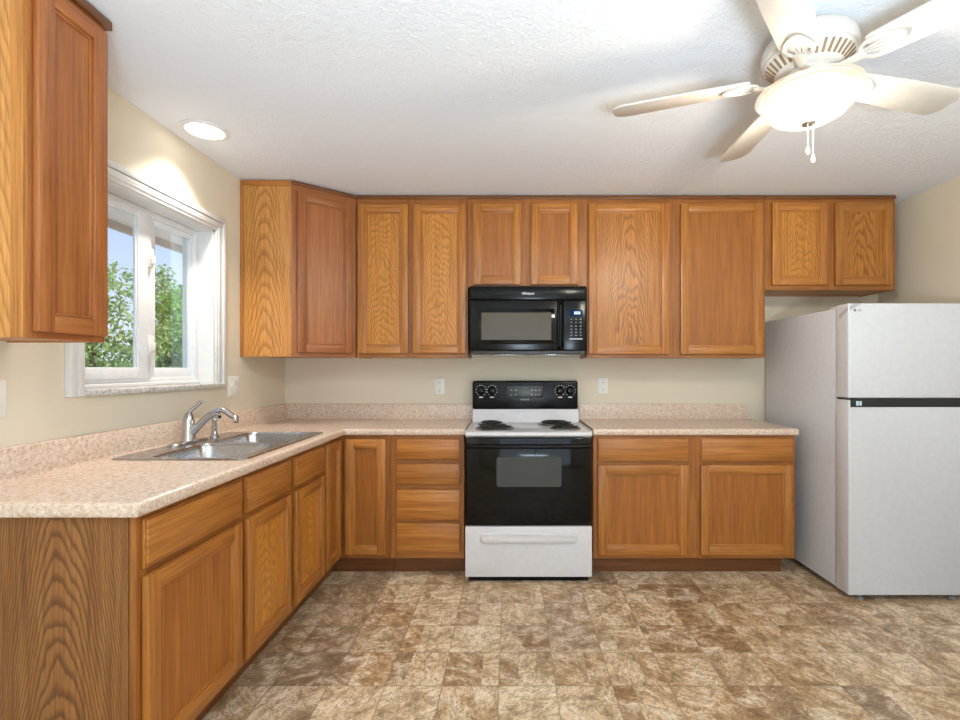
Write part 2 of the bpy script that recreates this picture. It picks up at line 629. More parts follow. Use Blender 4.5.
# ------------------------------------------------------------------ room shell
XL, XR, YB, YR, ZC = -1.65, 2.70, 3.54, -2.6, 2.43
WO = (1.857, 2.700, 1.185, 2.050)          # window opening y0 y1 z0 z1
WT = 0.17
struct(MB().box(XL - WT, XR + WT, YR - WT, YB + WT, -0.12, 0.0, grain=0).build('floor', FLOOR))
struct(MB().box(XL - WT, XR + WT, YR - WT, YB + WT, ZC, ZC + 0.12).build('ceiling', CEIL))
struct(MB().box(XL - WT, XR + WT, YB, YB + WT, 0, ZC).build('wall_back', WALL))
struct(MB().box(XR, XR + WT, YR, YB, 0, ZC).build('wall_right', WALL))
m = MB()
m.box(XL - WT, XL, YR, WO[0], 0, ZC)
m.box(XL - WT, XL, WO[1], YB, 0, ZC)
m.box(XL - WT, XL, WO[0], WO[1], 0, WO[2])
m.box(XL - WT, XL, WO[0], WO[1], WO[3], ZC)
struct(m.build('wall_left', WALL))
PD = (-0.95, 2.15, 0.0, 2.1)
m = MB()
m.box(XL - WT, PD[0], YR - WT, YR, 0, ZC)
m.box(PD[1], XR + WT, YR - WT, YR, 0, ZC)
m.box(PD[0], PD[1], YR - WT, YR, PD[3], ZC)
struct(m.build('wall_rear', WALL))
# glazed patio door in the wall behind the camera
m = MB()
for (a, b) in ((PD[0], PD[0] + 0.09), (PD[1] - 0.09, PD[1]), (0.555, 0.645)):
    m.box(a, b, YR - 0.11, YR - 0.05, 0, PD[3], 0.004)
m.box(PD[0] + .09, PD[1] - .09, YR - 0.105, YR - 0.055, 0, 0.12, 0.004)
m.box(PD[0] + .09, PD[1] - .09, YR - 0.105, YR - 0.055, PD[3] - 0.09, PD[3], 0.004)
d = struct(m.build('door_1', VINYL))
MB().box(PD[0] + .09, PD[1] - .09, YR - 0.083, YR - 0.078, 0.12, PD[3] - 0.09).build('pane', GLASS, d)

# window with casing, jambs, two sliding sashes and a marble sill
win = struct(bpy.data.objects.new('window_1', None))
C.objects.link(win)
win.location = (XL, (WO[0] + WO[1]) / 2, WO[2])
m = MB()
cw = 0.070
for (y0, y1, sgn) in ((WO[0] - cw, WO[0] + 0.004, 1), (WO[1] - 0.004, WO[1] + cw, -1)):
    zb = WO[2] - 0.02
    m.box(XL, XL + 0.014, y0, y1, zb, WO[3] + cw, 0.003)
    ys = (y0, y0 + 0.024) if sgn > 0 else (y1 - 0.024, y1)
    m.box(XL + 0.012, XL + 0.024, ys[0], ys[1], zb, WO[3] + cw, 0.004)
    ys = (y1 - 0.03, y1 - 0.012) if sgn > 0 else (y0 + 0.012, y0 + 0.03)
    m.box(XL + 0.012, XL + 0.019, ys[0], ys[1], zb, WO[3] + 0.02, 0.003)
m.box(XL, XL + 0.014, WO[0], WO[1], WO[3] - 0.004, WO[3] + cw, 0.003)
m.box(XL + 0.012, XL + 0.026, WO[0] - cw, WO[1] + cw, WO[3] + cw - 0.026, WO[3] + cw, 0.004)
m.box(XL + 0.012, XL + 0.021, WO[0] - cw + .02, WO[1] + cw - .02, WO[3] + cw - 0.046, WO[3] + cw - 0.03, 0.003)
m.box(XL + 0.012, XL + 0.019, WO[0] - .03, WO[1] + .03, WO[3] + 0.012, WO[3] + 0.03, 0.003)
m.build('casing', TRIM, win)
m = MB()
m.box(XL - WT, XL + 0.002, WO[0] - 0.001, WO[0] + 0.016, WO[2], WO[3])
m.box(XL - WT, XL + 0.002, WO[1] - 0.016, WO[1] + 0.001, WO[2], WO[3])
m.box(XL - WT, XL + 0.002, WO[0], WO[1], WO[3] - 0.016, WO[3] + 0.001)
m.build('jamb', TRIM, win)
MB().box(XL - 0.09, XL + 0.03, WO[0] + 0.006, WO[1] + cw - 0.004, WO[2] - 0.02, WO[2] + 0.004, 0.004).build('sill', MARBLE, win)
y0, y1, z0, z1 = WO[0] + 0.016, WO[1] - 0.016, WO[2] + 0.004, WO[3] - 0.016
m = MB()
fx0, fx1 = XL - 0.132, XL - 0.085
m.box(fx0, fx1, y0, y0 + 0.028, z0, z1, 0.004)
m.box(fx0, fx1, y1 - 0.028, y1, z0, z1, 0.004)
m.box(fx0, fx1, y0 + .02, y1 - .02, z0, z0 + 0.04, 0.004)
m.box(fx0, fx1, y0 + .02, y1 - .02, z1 - 0.03, z1, 0.004)
m.box(fx1 - 0.004, fx1 + 0.012, y0, y1, z0, z0 + 0.018, 0.004)
m.build('window_frame', VINYL, win)


def sash(x0, x1, ya, yb, za, zb, sl, sr):
    m = MB()
    m.box(x0, x1, ya, ya + sl, za, zb, 0.005)
    m.box(x0, x1, yb - sr, yb, za, zb, 0.005)
    m.box(x0, x1, ya + sl - .003, yb - sr + .003, za, za + 0.052, 0.005)
    m.box(x0, x1, ya + sl - .003, yb - sr + .003, zb - 0.034, zb, 0.005)
    # glazing bead
    b = 0.010
    m.box(x0 + .006, x1 - .006, ya + sl - .001, ya + sl + b, za + .05, zb - .032, 0.002)
    m.box(x0 + .006, x1 - .006, yb - sr - b, yb - sr + .001, za + .05, zb - .032, 0.002)
    o = m.build('sash', VINYL, win)
    xm = (x0 + x1) / 2
    MB().box(xm - 0.002, xm + 0.002, ya + sl - .004, yb - sr + .004, za + .048, zb - .030).build('pane', GLASS, o)
    return o


ymid = 2.315
s_left = sash(XL - 0.096, XL - 0.072, y0 + 0.024, ymid + 0.007, z0 + 0.036, z1 - 0.022, 0.05, 0.084)
s_right = sash(XL - 0.126, XL - 0.101, ymid + 0.003, y1 - 0.010, z0 + 0.036, z1 - 0.022, 0.064, 0.024)
for zz in (1.385, 1.80):
    m = MB()
    m.box(XL - 0.074, XL - 0.062, ymid - 0.022, ymid + 0.010, zz - 0.045, zz + 0.045, 0.005)
    m.box(XL - 0.064, XL - 0.048, ymid - 0.016, ymid + 0.002, zz - 0.03, zz + 0.012, 0.005)
    m.build('sash_lock', PLATE, s_left)

# ------------------------------------------------------------------ cabinets
BF = 2.955          # face-frame front of the base run on the back wall
LF = -1.04          # face-frame front of the base run on the left wall
UF = 3.22           # face-frame front of the wall cabinets


def F_back(Y):
    return lambda u, w, z: (u, Y - w, z)


def F_left(X):
    return lambda u, w, z: (X + w, u, z)


def F_line(p0, p1):
    d = (Vector(p1) - Vector(p0)).normalized()
    nrm = Vector((d.y, -d.x))
    return lambda u, w, z: (p0[0] + d.x * u + nrm.x * w, p0[1] + d.y * u + nrm.y * w, z)


def door(parent, F, u0, u1, z0, z1, panel=None, frame=None, st=0.052, name='door', T=0.022):
    frame = frame or OAK
    panel = panel or OAK_PANEL
    m = MB()
    w0 = 0.001
    m.box(u0, u0 + st, w0, T, z0, z1, 0.0045, grain=2)
    m.box(u1 - st, u1, w0, T, z0, z1, 0.0045, grain=2)
    m.box(u0 + st - .001, u1 - st + .001, w0, T - 0.0006, z0, z0 + st, 0.0045, grain=0)
    m.box(u0 + st - .001, u1 - st + .001, w0, T - 0.0006, z1 - st, z1, 0.0045, grain=0)
    b = 0.009
    m.box(u0 + st - .002, u0 + st + b, w0, T - .0075, z0 + st, z1 - st, 0.003, grain=2)
    m.box(u1 - st - b, u1 - st + .002, w0, T - .0075, z0 + st, z1 - st, 0.003, grain=2)
    m.box(u0 + st, u1 - st, w0, T - .0075, z0 + st - .002, z0 + st + b, 0.003, grain=0)
    m.box(u0 + st, u1 - st, w0, T - .0075, z1 - st - b, z1 - st + .002, 0.003, grain=0)
    d = m.build(name, frame, parent, F)
    um = (u0 + u1) / 2 + random.uniform(-.03, .03)
    MB().box(u0 + st + .002, u1 - st - .002, 0.003, T - 0.0145, z0 + st + .002, z1 - st - .002, grain=2,
             uvo=(-um, random.uniform(-3, 3))).build('panel', panel, d, F)
    return d


def drawer(parent, F, u0, u1, z0, z1, mat=None, name='drawer'):
    m = MB()
    m.box(u0, u1, 0.001, 0.012, z0, z1, 0.002, grain=0, uvo=(3.1, u0 * 3 + z0))
    m.box(u0 + .003, u1 - .003, 0.010, 0.020, z0 + .003, z1 - .003, 0.006, grain=0)
    return m.build(name, mat or OAK, parent, F)


def face_frame(parent, F, u0, u1, z0, z1, stiles, rails, mat=None, t=0.019):
    """stiles: (ua, ub); rails: (za, zb) between the outer stiles"""
    m = MB()
    for a, b in stiles:
        m.box(a, b, -t, 0, z0, z1, 0.001, 1, grain=2)
    for (a, b) in rails:
        m.box(u0 + .01, u1 - .01, -t, -0.0004, a, b, 0.001, 1, grain=0)
    return m.build('face_frame', mat or OAK_STILE, parent, F)


def panels(parent, F, u0, u1, depth, z0, z1, top=True, mat=None, t=0.016, tw=0.019, shelf=None, name='carcass'):
    m = MB()
    m.box(u0, u0 + t, -depth, -tw, z0, z1, grain=2)
    m.box(u1 - t, u1, -depth, -tw, z0, z1, grain=2)
    m.box(u0 + t, u1 - t, -depth, -tw, z0 + 0.004, z0 + 0.004 + t, grain=0)
    m.box(u0 + t, u1 - t, -depth, -depth + 0.006, z0 + 0.02, z1, grain=2)
    if top:
        m.box(u0 + t, u1 - t, -depth, -tw, z1 - t, z1, grain=0)
    for s in (shelf or []):
        m.box(u0 + t, u1 - t, -depth + .006, -tw - .02, s, s + t, grain=0)
    return m.build(name, mat or OAK, parent, F)


GAP = 0.0015
ZTOP = 2.424
# --- wall cabinets along the back wall
def wall_cabinet(label, x0, x1, zb, doors, zd0, zd1, mats, mull):
    x0, x1 = x0 + GAP / 2, x1 - GAP / 2
    F = F_back(UF)
    r = thing('wall_cabinet', label, 'cabinet', ((x0 + x1) / 2, YB, zb), 'oak wall cabinets')
    panels(r, F, x0, x1, YB - UF - 0.001, zb, ZTOP)
    face_frame(r, F, x0, x1, zb, ZTOP, [(x0, x0 + .045), (x1 - .068, x1), mull], [(zb, zb + .04), (ZTOP - .07, ZTOP)])
    for (a, b), pm in zip(doors, mats):
        door(r, F, a, b, zd0, zd1, pm, OAK)
    MB().box(x0, x1, 0.0005, 0.011, ZTOP - 0.022, ZTOP, 0.002, grain=0).build('scribe_trim', OAK_DARK, r, F)
    return r


wall_cabinet('tall oak wall cabinet with two narrow doors between the corner cabinet and the microwave',
             -1.024, -0.28, 1.345, [(-1.007, -.676), (-.643, -.292)], 1.373, 2.363, [OAK_FINE, OAK_FINE], (-.70, -.62))
wall_cabinet('short oak wall cabinet with two small doors directly above the black microwave',
             -.28, .513, 1.812, [(-.245, .073), (.139, .45)], 1.83, 2.366, [OAK_PANEL, OAK_PANEL], (.05, .16))
wall_cabinet('tall oak wall cabinet with two wide doors, between microwave and refrigerator',
             .513, 1.70, 1.345, [(.522, 1.056), (1.131, 1.675)], 1.369, 2.368, [OAK_CATH, OAK_PANEL], (1.03, 1.16))
wall_cabinet('short oak wall cabinet with two small doors hung above the white refrigerator',
             1.70, 2.567, 1.797, [(1.74, 2.104), (2.160, 2.538)], 1.827, 2.375, [OAK_FINE, OAK_CATH], (2.08, 2.18))

# --- diagonal corner wall cabinet
A0, A1 = (-1.34, 2.955), (-1.027, 3.22)
r = thing('corner_wall_cabinet', 'diagonal oak corner wall cabinet with one door and an arched-grain side panel, beside the window',
          'cabinet', (-1.34, YB, 1.345), 'oak wall cabinets')
m = MB()
foot = [(XL + .001, YB - .001), (XL + .001, A0[1] + .012), (A0[0] - .001, A0[1] + .012), (A1[0] - .014, A1[1] + .012), (A1[0] - .001, YB - .001)]
for (za, zb_) in ((1.35, 1.366), (ZTOP - .016, ZTOP)):
    m.prism(foot, za, zb_, grain=0)
m.box(A1[0] - .016, A1[0] - .001, UF, YB - .001, 1.345, ZTOP, grain=2)
m.build('carcass', OAK, r)
MB().box(XL + .001, A0[0], A0[1], A0[1] + .014, 1.345, ZTOP, 0.001, 1, grain=2, uvo=(1.50, 0.3)).build('side_panel', OAK_SIDE, r)
m = MB()
m.box(XL + .001, XL + .022, A0[1] - .006, A0[1], 1.345, ZTOP, 0.002, grain=2)
m.box(XL + .022, A0[0] - .004, A0[1] - .006, A0[1], ZTOP - .035, ZTOP, 0.002, grain=0)
m.build('scribe_trim', OAK, r)
Fd = F_line(A0, A1)
L = (Vector(A1) - Vector(A0)).length
face_frame(r, Fd, 0, L, 1.345, ZTOP, [(0.0, .05), (L - .05, L)], [(1.345, 1.385), (ZTOP - .07, ZTOP)], OAK_RED)
door(r, Fd, .034, L - .026, 1.373, 2.363, OAK_RED, OAK_RED)
MB().box(0.0, L, 0.0005, 0.010, ZTOP - .022, ZTOP, .002, grain=0).build('scribe_trim', OAK_DARK, r, Fd)

# --- narrow wall cabinet at the near side of the window
F = F_left(-1.34)
r = thing('wall_cabinet', 'narrow oak wall cabinet with one reddish door on the near side of the window', 'cabinet',
          (XL, 1.47, 1.357), 'oak wall cabinets')
panels(r, F, 1.342, 1.597, 0.309, 1.357, ZTOP)
MB().box(1.331, 1.342, -0.309, -.036, 1.357, ZTOP, 0.001, 1, grain=2, uvo=(.12, .3)).build('side_panel', OAK_SIDE, r, F)
MB().box(1.327, 1.342, -.036, 0, 1.357, ZTOP, 0.002, 1, grain=2).build('end_stile', OAK, r, F)
face_frame(r, F, 1.342, 1.597, 1.357, ZTOP, [(1.342, 1.38), (1.559, 1.597)], [(1.357, 1.39), (ZTOP - .07, ZTOP)], OAK_RED)
door(r, F, 1.352, 1.585, 1.376, 2.37, OAK_RED, OAK_RED, st=0.05)
m = MB()
m.box(1.33, 1.610, 0.0005, 0.016, ZTOP - .03, ZTOP, .003, grain=0)
m.box(1.597, 1.610, -.30, 0.0, ZTOP - .03, ZTOP, .003, grain=1)
m.build('scribe_trim', OAK_DARK, r, F)

# --- base cabinets
ZB, ZT = 0.112, 0.8665


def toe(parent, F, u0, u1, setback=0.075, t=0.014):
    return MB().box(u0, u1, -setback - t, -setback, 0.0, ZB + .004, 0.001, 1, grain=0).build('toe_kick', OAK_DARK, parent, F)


# right of the range
F = F_back(BF)
r = thing('base_cabinet', 'oak base cabinet with two drawers above two wide doors, between range and refrigerator', 'cabinet',
          (1.125, YB, 0), 'oak base cabinets')
panels(r, F, .510, 1.742, YB - BF - .001, ZB, ZT, False)
face_frame(r, F, .510, 1.742, ZB, ZT, [(.510, .55), (1.07, 1.18), (1.702, 1.742)], [(ZB, ZB + .04), (.672, .722), (.832, ZT)])
for (a, b) in ((.535, 1.086), (1.161, 1.722)):
    drawer(r, F, a, b, .707, .847)
    door(r, F, a, b, .139, .686, OAK_PANEL)
toe(r, F, .510, 1.70)

# drawer bank left of the range
r = thing('drawer_base_cabinet', 'oak base cabinet with a bank of four drawers, left of the range', 'cabinet', (-.504, YB, 0), 'oak base cabinets')
panels(r, F, -.727, -.281, YB - BF - .001, ZB, ZT, False)
face_frame(r, F, -.727, -.281, ZB, ZT, [(-.727, -.687), (-.315, -.281)],
           [(ZB, ZB + .05), (.325, .36), (.53, .57), (.69, .725), (.832, ZT)])
for (a, b) in ((.719, .841), (.565, .692), (.352, .534), (.151, .330)):
    drawer(r, F, -.693, -.304, a, b)
toe(r, F, -.727, -.281)

# corner cabinet with two folding leaves
r = thing('corner_base_cabinet', 'oak corner base cabinet with two tall door leaves meeting at the inner corner', 'cabinet', (-1.3, 3.2, 0), 'oak base cabinets')
Lft = F_left(LF)
m = MB()
Lp = [(XL + .001, YB - .001), (XL + .001, 2.6845), (LF - .019, 2.6845), (LF - .019, BF + .019), (-.7285, BF + .019), (-.7285, YB - .001)]
m.prism(Lp, ZB + .004, ZB + .02, grain=0)
m.box(XL + .001, LF - .019, 2.6845, 2.70, ZB, .735)
m.box(-.744, -.7285, BF + .019, YB - .001, ZB, ZT)
m.build('carcass', OAK, r)
m = MB()
m.box(-.765, -.7285, BF, BF + .019, ZB, ZT, 0.001, 1)
m.box(-1.04, -.765, BF + .0005, BF + .019, ZB, ZB + .035, grain=0)
m.box(-1.04, -.765, BF + .0005, BF + .019, .84, ZT, grain=0)
m.box(LF - .019, LF, 2.6845, 2.715, ZB, ZT, 0.001, 1)
m.box(LF - .019, LF + .002, 2.915, BF + .019, ZB, ZT, 0.001, 1)
m.box(LF, -.99, BF, BF + .019, ZB, ZT, 0.001, 1)
m.box(LF - .019, LF - .0005, 2.715, BF + .01, ZB, ZB + .035, grain=1)
m.box(LF - .019, LF - .0005, 2.715, BF + .01, .84, ZT, grain=1)
m.build('face_frame', OAK_STILE, r)
door(r, F, -1.004, -.757, .139, .843, OAK_PANEL, st=.05)
door(r, Lft, 2.700, 2.929, .139, .843, OAK_PANEL, st=.05)
m = MB()
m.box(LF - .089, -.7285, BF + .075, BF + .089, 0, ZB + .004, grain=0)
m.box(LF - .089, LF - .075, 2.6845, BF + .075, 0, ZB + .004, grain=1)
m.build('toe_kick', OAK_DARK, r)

# sink cabinet and end cabinet along the left wall
r = thing('sink_base_cabinet', 'oak sink base cabinet with two narrow doors below the steel sink', 'cabinet', (XL, 2.27, 0), 'oak base cabinets')
panels(r, Lft, 1.8625, 2.683, XL * -1 + LF - .001, ZB, .735, False)
face_frame(r, Lft, 1.8625, 2.683, ZB, ZT, [(1.8625, 1.90), (2.24, 2.33), (2.65, 2.683)], [(ZB, ZB + .04), (.672, .722), (.832, ZT)])
for (a, b) in ((1.880, 2.26), (2.308, 2.663)):
    drawer(r, Lft, a, b, .707, .847, name='false_drawer_front')
    door(r, Lft, a, b, .139, .686, OAK_FINE)
toe(r, Lft, 1.8625, 2.683)
r = thing('base_cabinet', 'oak base cabinet at the open end of the left worktop, with a bold-grained end panel', 'cabinet', (XL, 1.6, 0), 'oak base cabinets')
panels(r, Lft, 1.356, 1.861, XL * -1 + LF - .001, ZB, ZT, False)
MB().box(1.343, 1.3558, -(XL * -1 + LF - .001), -.022, 0.0, ZT, 0.001, 1, grain=2, uvo=(0.213, .5)).build('side_panel', OAK_END, r, Lft)
face_frame(r, Lft, 1.343, 1.861, ZB, ZT, [(1.343, 1.385), (1.823, 1.861)], [(ZB, ZB + .04), (.672, .722), (.832, ZT)])
drawer(r, Lft, 1.360, 1.843, .707, .847)
door(r, Lft, 1.360, 1.843, .139, .686, OAK_PANEL)
toe(r, Lft, 1.356, 1.861)

# ------------------------------------------------------------------ worktops
CT, CB = 0.9055, 0.8675
CX, CY, CE = -1.003, 2.93, 1.30         # front edge of the left run, of the back run, near end
NOSE = [(-.03, CT), (-.012, CT), (-.006, CT - .0016), (-.0016, CT - .006), (0, CT - .013), (0, CB + .008), (-.003, CB + .002), (-.008, CB), (-.03, CB)]
SK = (1.927, 2.760, -1.605, -1.060)     # sink rim y0 y1 x0 x1
HL = (SK[0] + .02, SK[1] - .02, SK[2] + .02, SK[3] - .02)
m = MB()
m.sweep([(XL + .001, CE), (CX, CE), (CX, CY), (-.273, CY)], NOSE)
xi = CX - .03
m.box(XL + .001, xi, CE + .03, HL[0], CB, CT)
m.box(XL + .001, HL[2], HL[0], HL[1], CB, CT)
m.box(HL[3], xi, HL[0], HL[1], CB, CT)
m.box(XL + .001, xi, HL[1], YB - .001, CB, CT)
m.box(xi, -.273, CY + .03, YB - .001, CB, CT)
wt = tag(m.build('worktop', LAM, origin=(-1.3, 2.4, CB)), 'L-shaped speckled beige laminate worktop around the sink, running to the range', 'worktop', 'laminate worktops')


def splash(parent, a, b):
    """a, b: ends on the wall line; stands off the wall on the right-hand side of a->b"""
    t, h = 0.019, 0.11
    pr = [(0.001, CT), (t + .006, CT), (t + .001, CT + .006), (t, CT + .012), (t, CT + h - .008), (t - .003, CT + h - .002), (t - .009, CT + h), (.001, CT + h)]
    return MB().sweep([a, b], pr).build('backsplash', LAM, parent)


splash(wt, (XL, CE), (XL, YB - .02))
splash(wt, (XL + .02, YB), (-.273, YB))
m = MB()
m.sweep([(.506, CY), (1.752, CY)], NOSE)
m.box(.506, 1.752, CY + .03, YB - .001, CB, CT)
wt2 = tag(m.build('worktop', LAM, origin=(1.13, 3.2, CB)), 'straight speckled beige laminate worktop between range and refrigerator', 'worktop', 'laminate worktops')
splash(wt2, (.506, YB), (1.735, YB))

# ------------------------------------------------------------------ sink, faucet, sprayer


def rrect(x0, x1, y0, y1, r, z, n=6, rr=None):
    rs = rr or [r] * 4
    out = []
    for (cx, cy, a0, q) in ((x1 - rs[0], y1 - rs[0], 0, rs[0]), (x0 + rs[1], y1 - rs[1], 90, rs[1]),
                            (x0 + rs[2], y0 + rs[2], 180, rs[2]), (x1 - rs[3], y0 + rs[3], 270, rs[3])):
        for k in range(n + 1):
            a = math.radians(a0 + 90.0 * k / n)
            out.append((cx + q * math.cos(a), cy + q * math.sin(a), z))
    return out


sink = thing('kitchen_sink', 'double-bowl stainless steel sink dropped into the left worktop under the window', 'sink', (-1.33, 2.343, CT))
ZR = CT + 0.006
bowls = [(-1.475, -1.098, SK[0] + .03, 2.325), (-1.475, -1.098, 2.362, SK[1] - .03)]
outer = rrect(SK[2], SK[3], SK[0], SK[1], .035, ZR)
bm = bmesh.new()
loops = [outer] + [rrect(b[0], b[1], b[2], b[3], .07, ZR, rr=[.09, .05, .05, .09]) for b in bowls]
edges = []
for lp in loops:
    vs = [bm.verts.new(p) for p in lp]
    edges += [bm.edges.new((vs[i], vs[(i + 1) % len(vs)])) for i in range(len(vs))]
bmesh.ops.triangle_fill(bm, use_beauty=True, use_dissolve=False, edges=edges, normal=(0, 0, 1))
bm.verts.index_update()
m = MB()
m.add([v.co for v in bm.verts], [[v.index for v in f.verts] for f in bm.faces])
bm.free()
m.loft([outer, rrect(SK[2] - .004, SK[3] + .004, SK[0] - .004, SK[1] + .004, .038, CT + .0008),
        rrect(SK[2] + .01, SK[3] - .01, SK[0] + .01, SK[1] - .01, .03, CT + .0006)])
m.build('rim', STEEL, sink, recalc=False)
for b in bowls:
    L_ = []
    for (ins, dz) in ((0, 0), (.003, -.004), (.006, -.012), (.014, -.13), (.03, -.155), (.06, -.165)):
        rr = [max(.02, .09 - ins * .3), max(.02, .05 + ins * .2), max(.02, .05 + ins * .2), max(.02, .09 - ins * .3)]
        L_.append(rrect(b[0] + ins, b[1] - ins, b[2] + ins, b[3] - ins, .05, ZR + dz, rr=rr))
    bo = MB().loft(L_, False, True).build('bowl', STEEL, sink, recalc=False)
    cx, cy = (b[0] + b[1]) / 2, (b[2] + b[3]) / 2
    MB().lathe([(.0, .004), (.02, .002), (.042, .004), (.046, .0), (.046, -.01)], (cx, cy, ZR - .165), 24).build('drain', CHROME, sink)

FX, FY = -1.560, 2.345
fz = ZR + .0005
fa = thing('faucet', 'satin chrome single-lever faucet with arched spout at the back of the sink', 'faucet', (FX, FY, fz))
MB().loft([rrect(FX - .03, FX + .03, FY - .125, FY + .125, .029, fz), rrect(FX - .03, FX + .03, FY - .125, FY + .125, .029, fz + .006),
           rrect(FX - .024, FX + .024, FY - .118, FY + .118, .023, fz + .011)], True, True).build('deck_plate', CHROME, fa)
MB().lathe([(.0305, .010), (.029, .03), (.0265, .05), (.027, .085), (.026, .105), (.021, .13), (.013, .145), (.0, .15)], (FX, FY, fz), 28).build('body', CHROME, fa)
pts = []
for k in range(15):
    t = k / 14.0
    pts.append((FX + .012 + .205 * t, FY + .016 * t, fz + .040 + .118 * math.sin(min(1, t * 1.1) * PI * .62) - .10 * max(0, t - .72)))
MB().tube(pts, [.017 - .004 * (k / 14.0) for k in range(15)], 16).build('spout', CHROME, fa)
ex = pts[-1]
MB().lathe([(.0, -.03), (.012, -.03), (.0135, -.022), (.0135, .0), (.008, .006), (0, .008)], (ex[0] + .002, ex[1], ex[2] + .004), 18).build('aerator', CHROME, fa)
MB().tube([(FX, FY, fz + .14), (FX + .012, FY + .004, fz + .16), (FX + .036, FY + .012, fz + .182), (FX + .052, FY + .018, fz + .200)], [.009, .008, .007, .009], 12).build('lever', CHROME, fa)
SX, SY = -1.558, 2.545
sp = thing('side_sprayer', 'small chrome side sprayer standing beside the faucet', 'sprayer', (SX, SY, fz))
MB().lathe([(.024, 0), (.024, .004), (.018, .012), (.014, .03), (.0, .032)], (SX, SY, fz), 20).build('base', CHROME, sp)
MB().lathe([(.011, .028), (.013, .05), (.011, .075), (.015, .09), (.013, .104), (0, .108)], (SX, SY, fz), 18).build('wand', CHROME, sp)
MB().tube([(SX - .006, SY, fz + .092), (SX + .014, SY, fz + .104), (SX + .028, SY, fz + .106)], [.012, .0125, .011], 12).build('spray_head', CHROME, sp)
MB().tube([(SX + .027, SY, fz + .106), (SX + .033, SY, fz + .106)], [.0085, .0085], 12).build('spray_tip', BLACK, sp)

# ------------------------------------------------------------------ range
RX0, RX1 = -.268, .489
RM = (RX0 + RX1) / 2
rg = thing('range', 'white freestanding electric coil range with black oven door and control panel', 'range', (RM, 3.2, 0))
m = MB()
m.box(RX0 + .003, RX1 - .003, 2.905, 3.50, .03, .868, .003)
m.build('body', ENAMEL, rg)
FR = F_back(2.895)
# cooktop with raised rim
m = MB()
m.box(RX0, RX1, 2.862, 3.44, .868, .895, .010, 3)
rim = .012
m.box(RX0, RX0 + rim, 2.865, 3.44, .889, .902, .006)
m.box(RX1 - rim, RX1, 2.865, 3.44, .889, .902, .006)
m.build('cooktop', ENAMEL, rg)
# sloped white riser
m = MB()
pr = [(3.395, .893), (3.425, .985), (3.50, .985), (3.50, .893)]
m.add([(RX0 + .004, y, z) for y, z in pr] + [(RX1 - .004, y, z) for y, z in pr],
      [[0, 1, 2, 3], [7, 6, 5, 4], [0, 4, 5, 1], [1, 5, 6, 2], [2, 6, 7, 3], [3, 7, 4, 0]])
m.build('riser', ENAMEL, rg)
# control panel (backguard)
bg = MB()
bg.box(RX0 + .001, RX1 - .006, 3.425, 3.51, .984, 1.186, .016, 4)
bgo = bg.build('control_panel', BLACK, rg)
FB = F_back(3.4248)
m = MB()
m.box(RM - .135, RM + .125, .0, .006, 1.063, 1.150, .006, 3)
cl = m.build('clock_panel', plain('clock_panel_charcoal', (44, 44, 42), .3), bgo, FB)
FC = F_back(3.4186)
m = MB()
for k, xx in enumerate((-.03, -.014, .002, .014)):
    m.box(RM + xx - .004, RM + xx + .004, 0, .0012, 1.113, 1.124)
m.build('clock_digits', LEDG, bgo, FC)
for xx in (-.10, -.07, .045, .072, .098):
    for zz in (1.088, 1.12):
        MB().box(RM + xx - .006, RM + xx + .006, 0, .0014, zz - .0045, zz + .0045, .001, 1).build('clock_button', GREYPRINT, bgo, FC)
for kx in (-.315, -.238, .245, .316):
    m = MB()
    cc = (RM + kx, 3.4248, 1.118)
    n_ = 24
    prof = [(.030, 0), (.030, .004), (.022, .008), (.019, .022), (.016, .026), (0, .027)]
    mm = MB().lathe(prof, (0, 0, 0), n_)
    mm.box(-.003, .003, -.018, .018, .024, .033, .002)
    mm.build('knob', BLACK, bgo, (lambda c: (lambda u, w, z: (c[0] + u, c[1] - z, c[2] + w)))(cc))
    m = MB()
    for k in range(10):
        a = math.radians(-50 + 280 * k / 9.0)
        ux, uz = .036 * math.cos(a), .036 * math.sin(a)
        m.box(RM + kx + ux - .0024, RM + kx + ux + .0024, 0, .0008, 1.118 + uz - .0024, 1.118 + uz + .0024)
    m.build('dial_marks', PRINT, bgo, FB)
    m = MB()
    m.box(RM + kx - .014, RM + kx + .014, 0, .0008, 1.066, 1.0735)
    m.build('dial_caption', PRINT, bgo, FB)
lettering('FRIGIDAIRE', .0125, bgo, GREYPRINT, (lambda u, w, z: (RM - .005 + u, 3.4243 - w, 1.052 + z)), bold=.0003)
# coil burners
for (bx, by, br) in ((-.096, 3.035, .105), (-.128, 3.275, .075), (.307, 3.275, .105), (.347, 3.04, .08)):
    b = MB().lathe([(br + .018, .0), (br + .018, .006), (br + .010, .008), (br - .002, .003), (.03, -.002), (0, -.002)], (bx, by, .8945), 36).build('drip_pan', DRIP, rg)
    turns = 4 if br > .09 else 3
    pts = []
    N = 30 * turns
    for k in range(N + 1):
        a = 2 * PI * turns * k / N
        rr = .022 + (br - .028) * k / N
        pts.append((bx + rr * math.cos(a), by + rr * math.sin(a), .9105))
    MB().tube(pts, .0068, 8).build('coil', DARKMETAL, b)
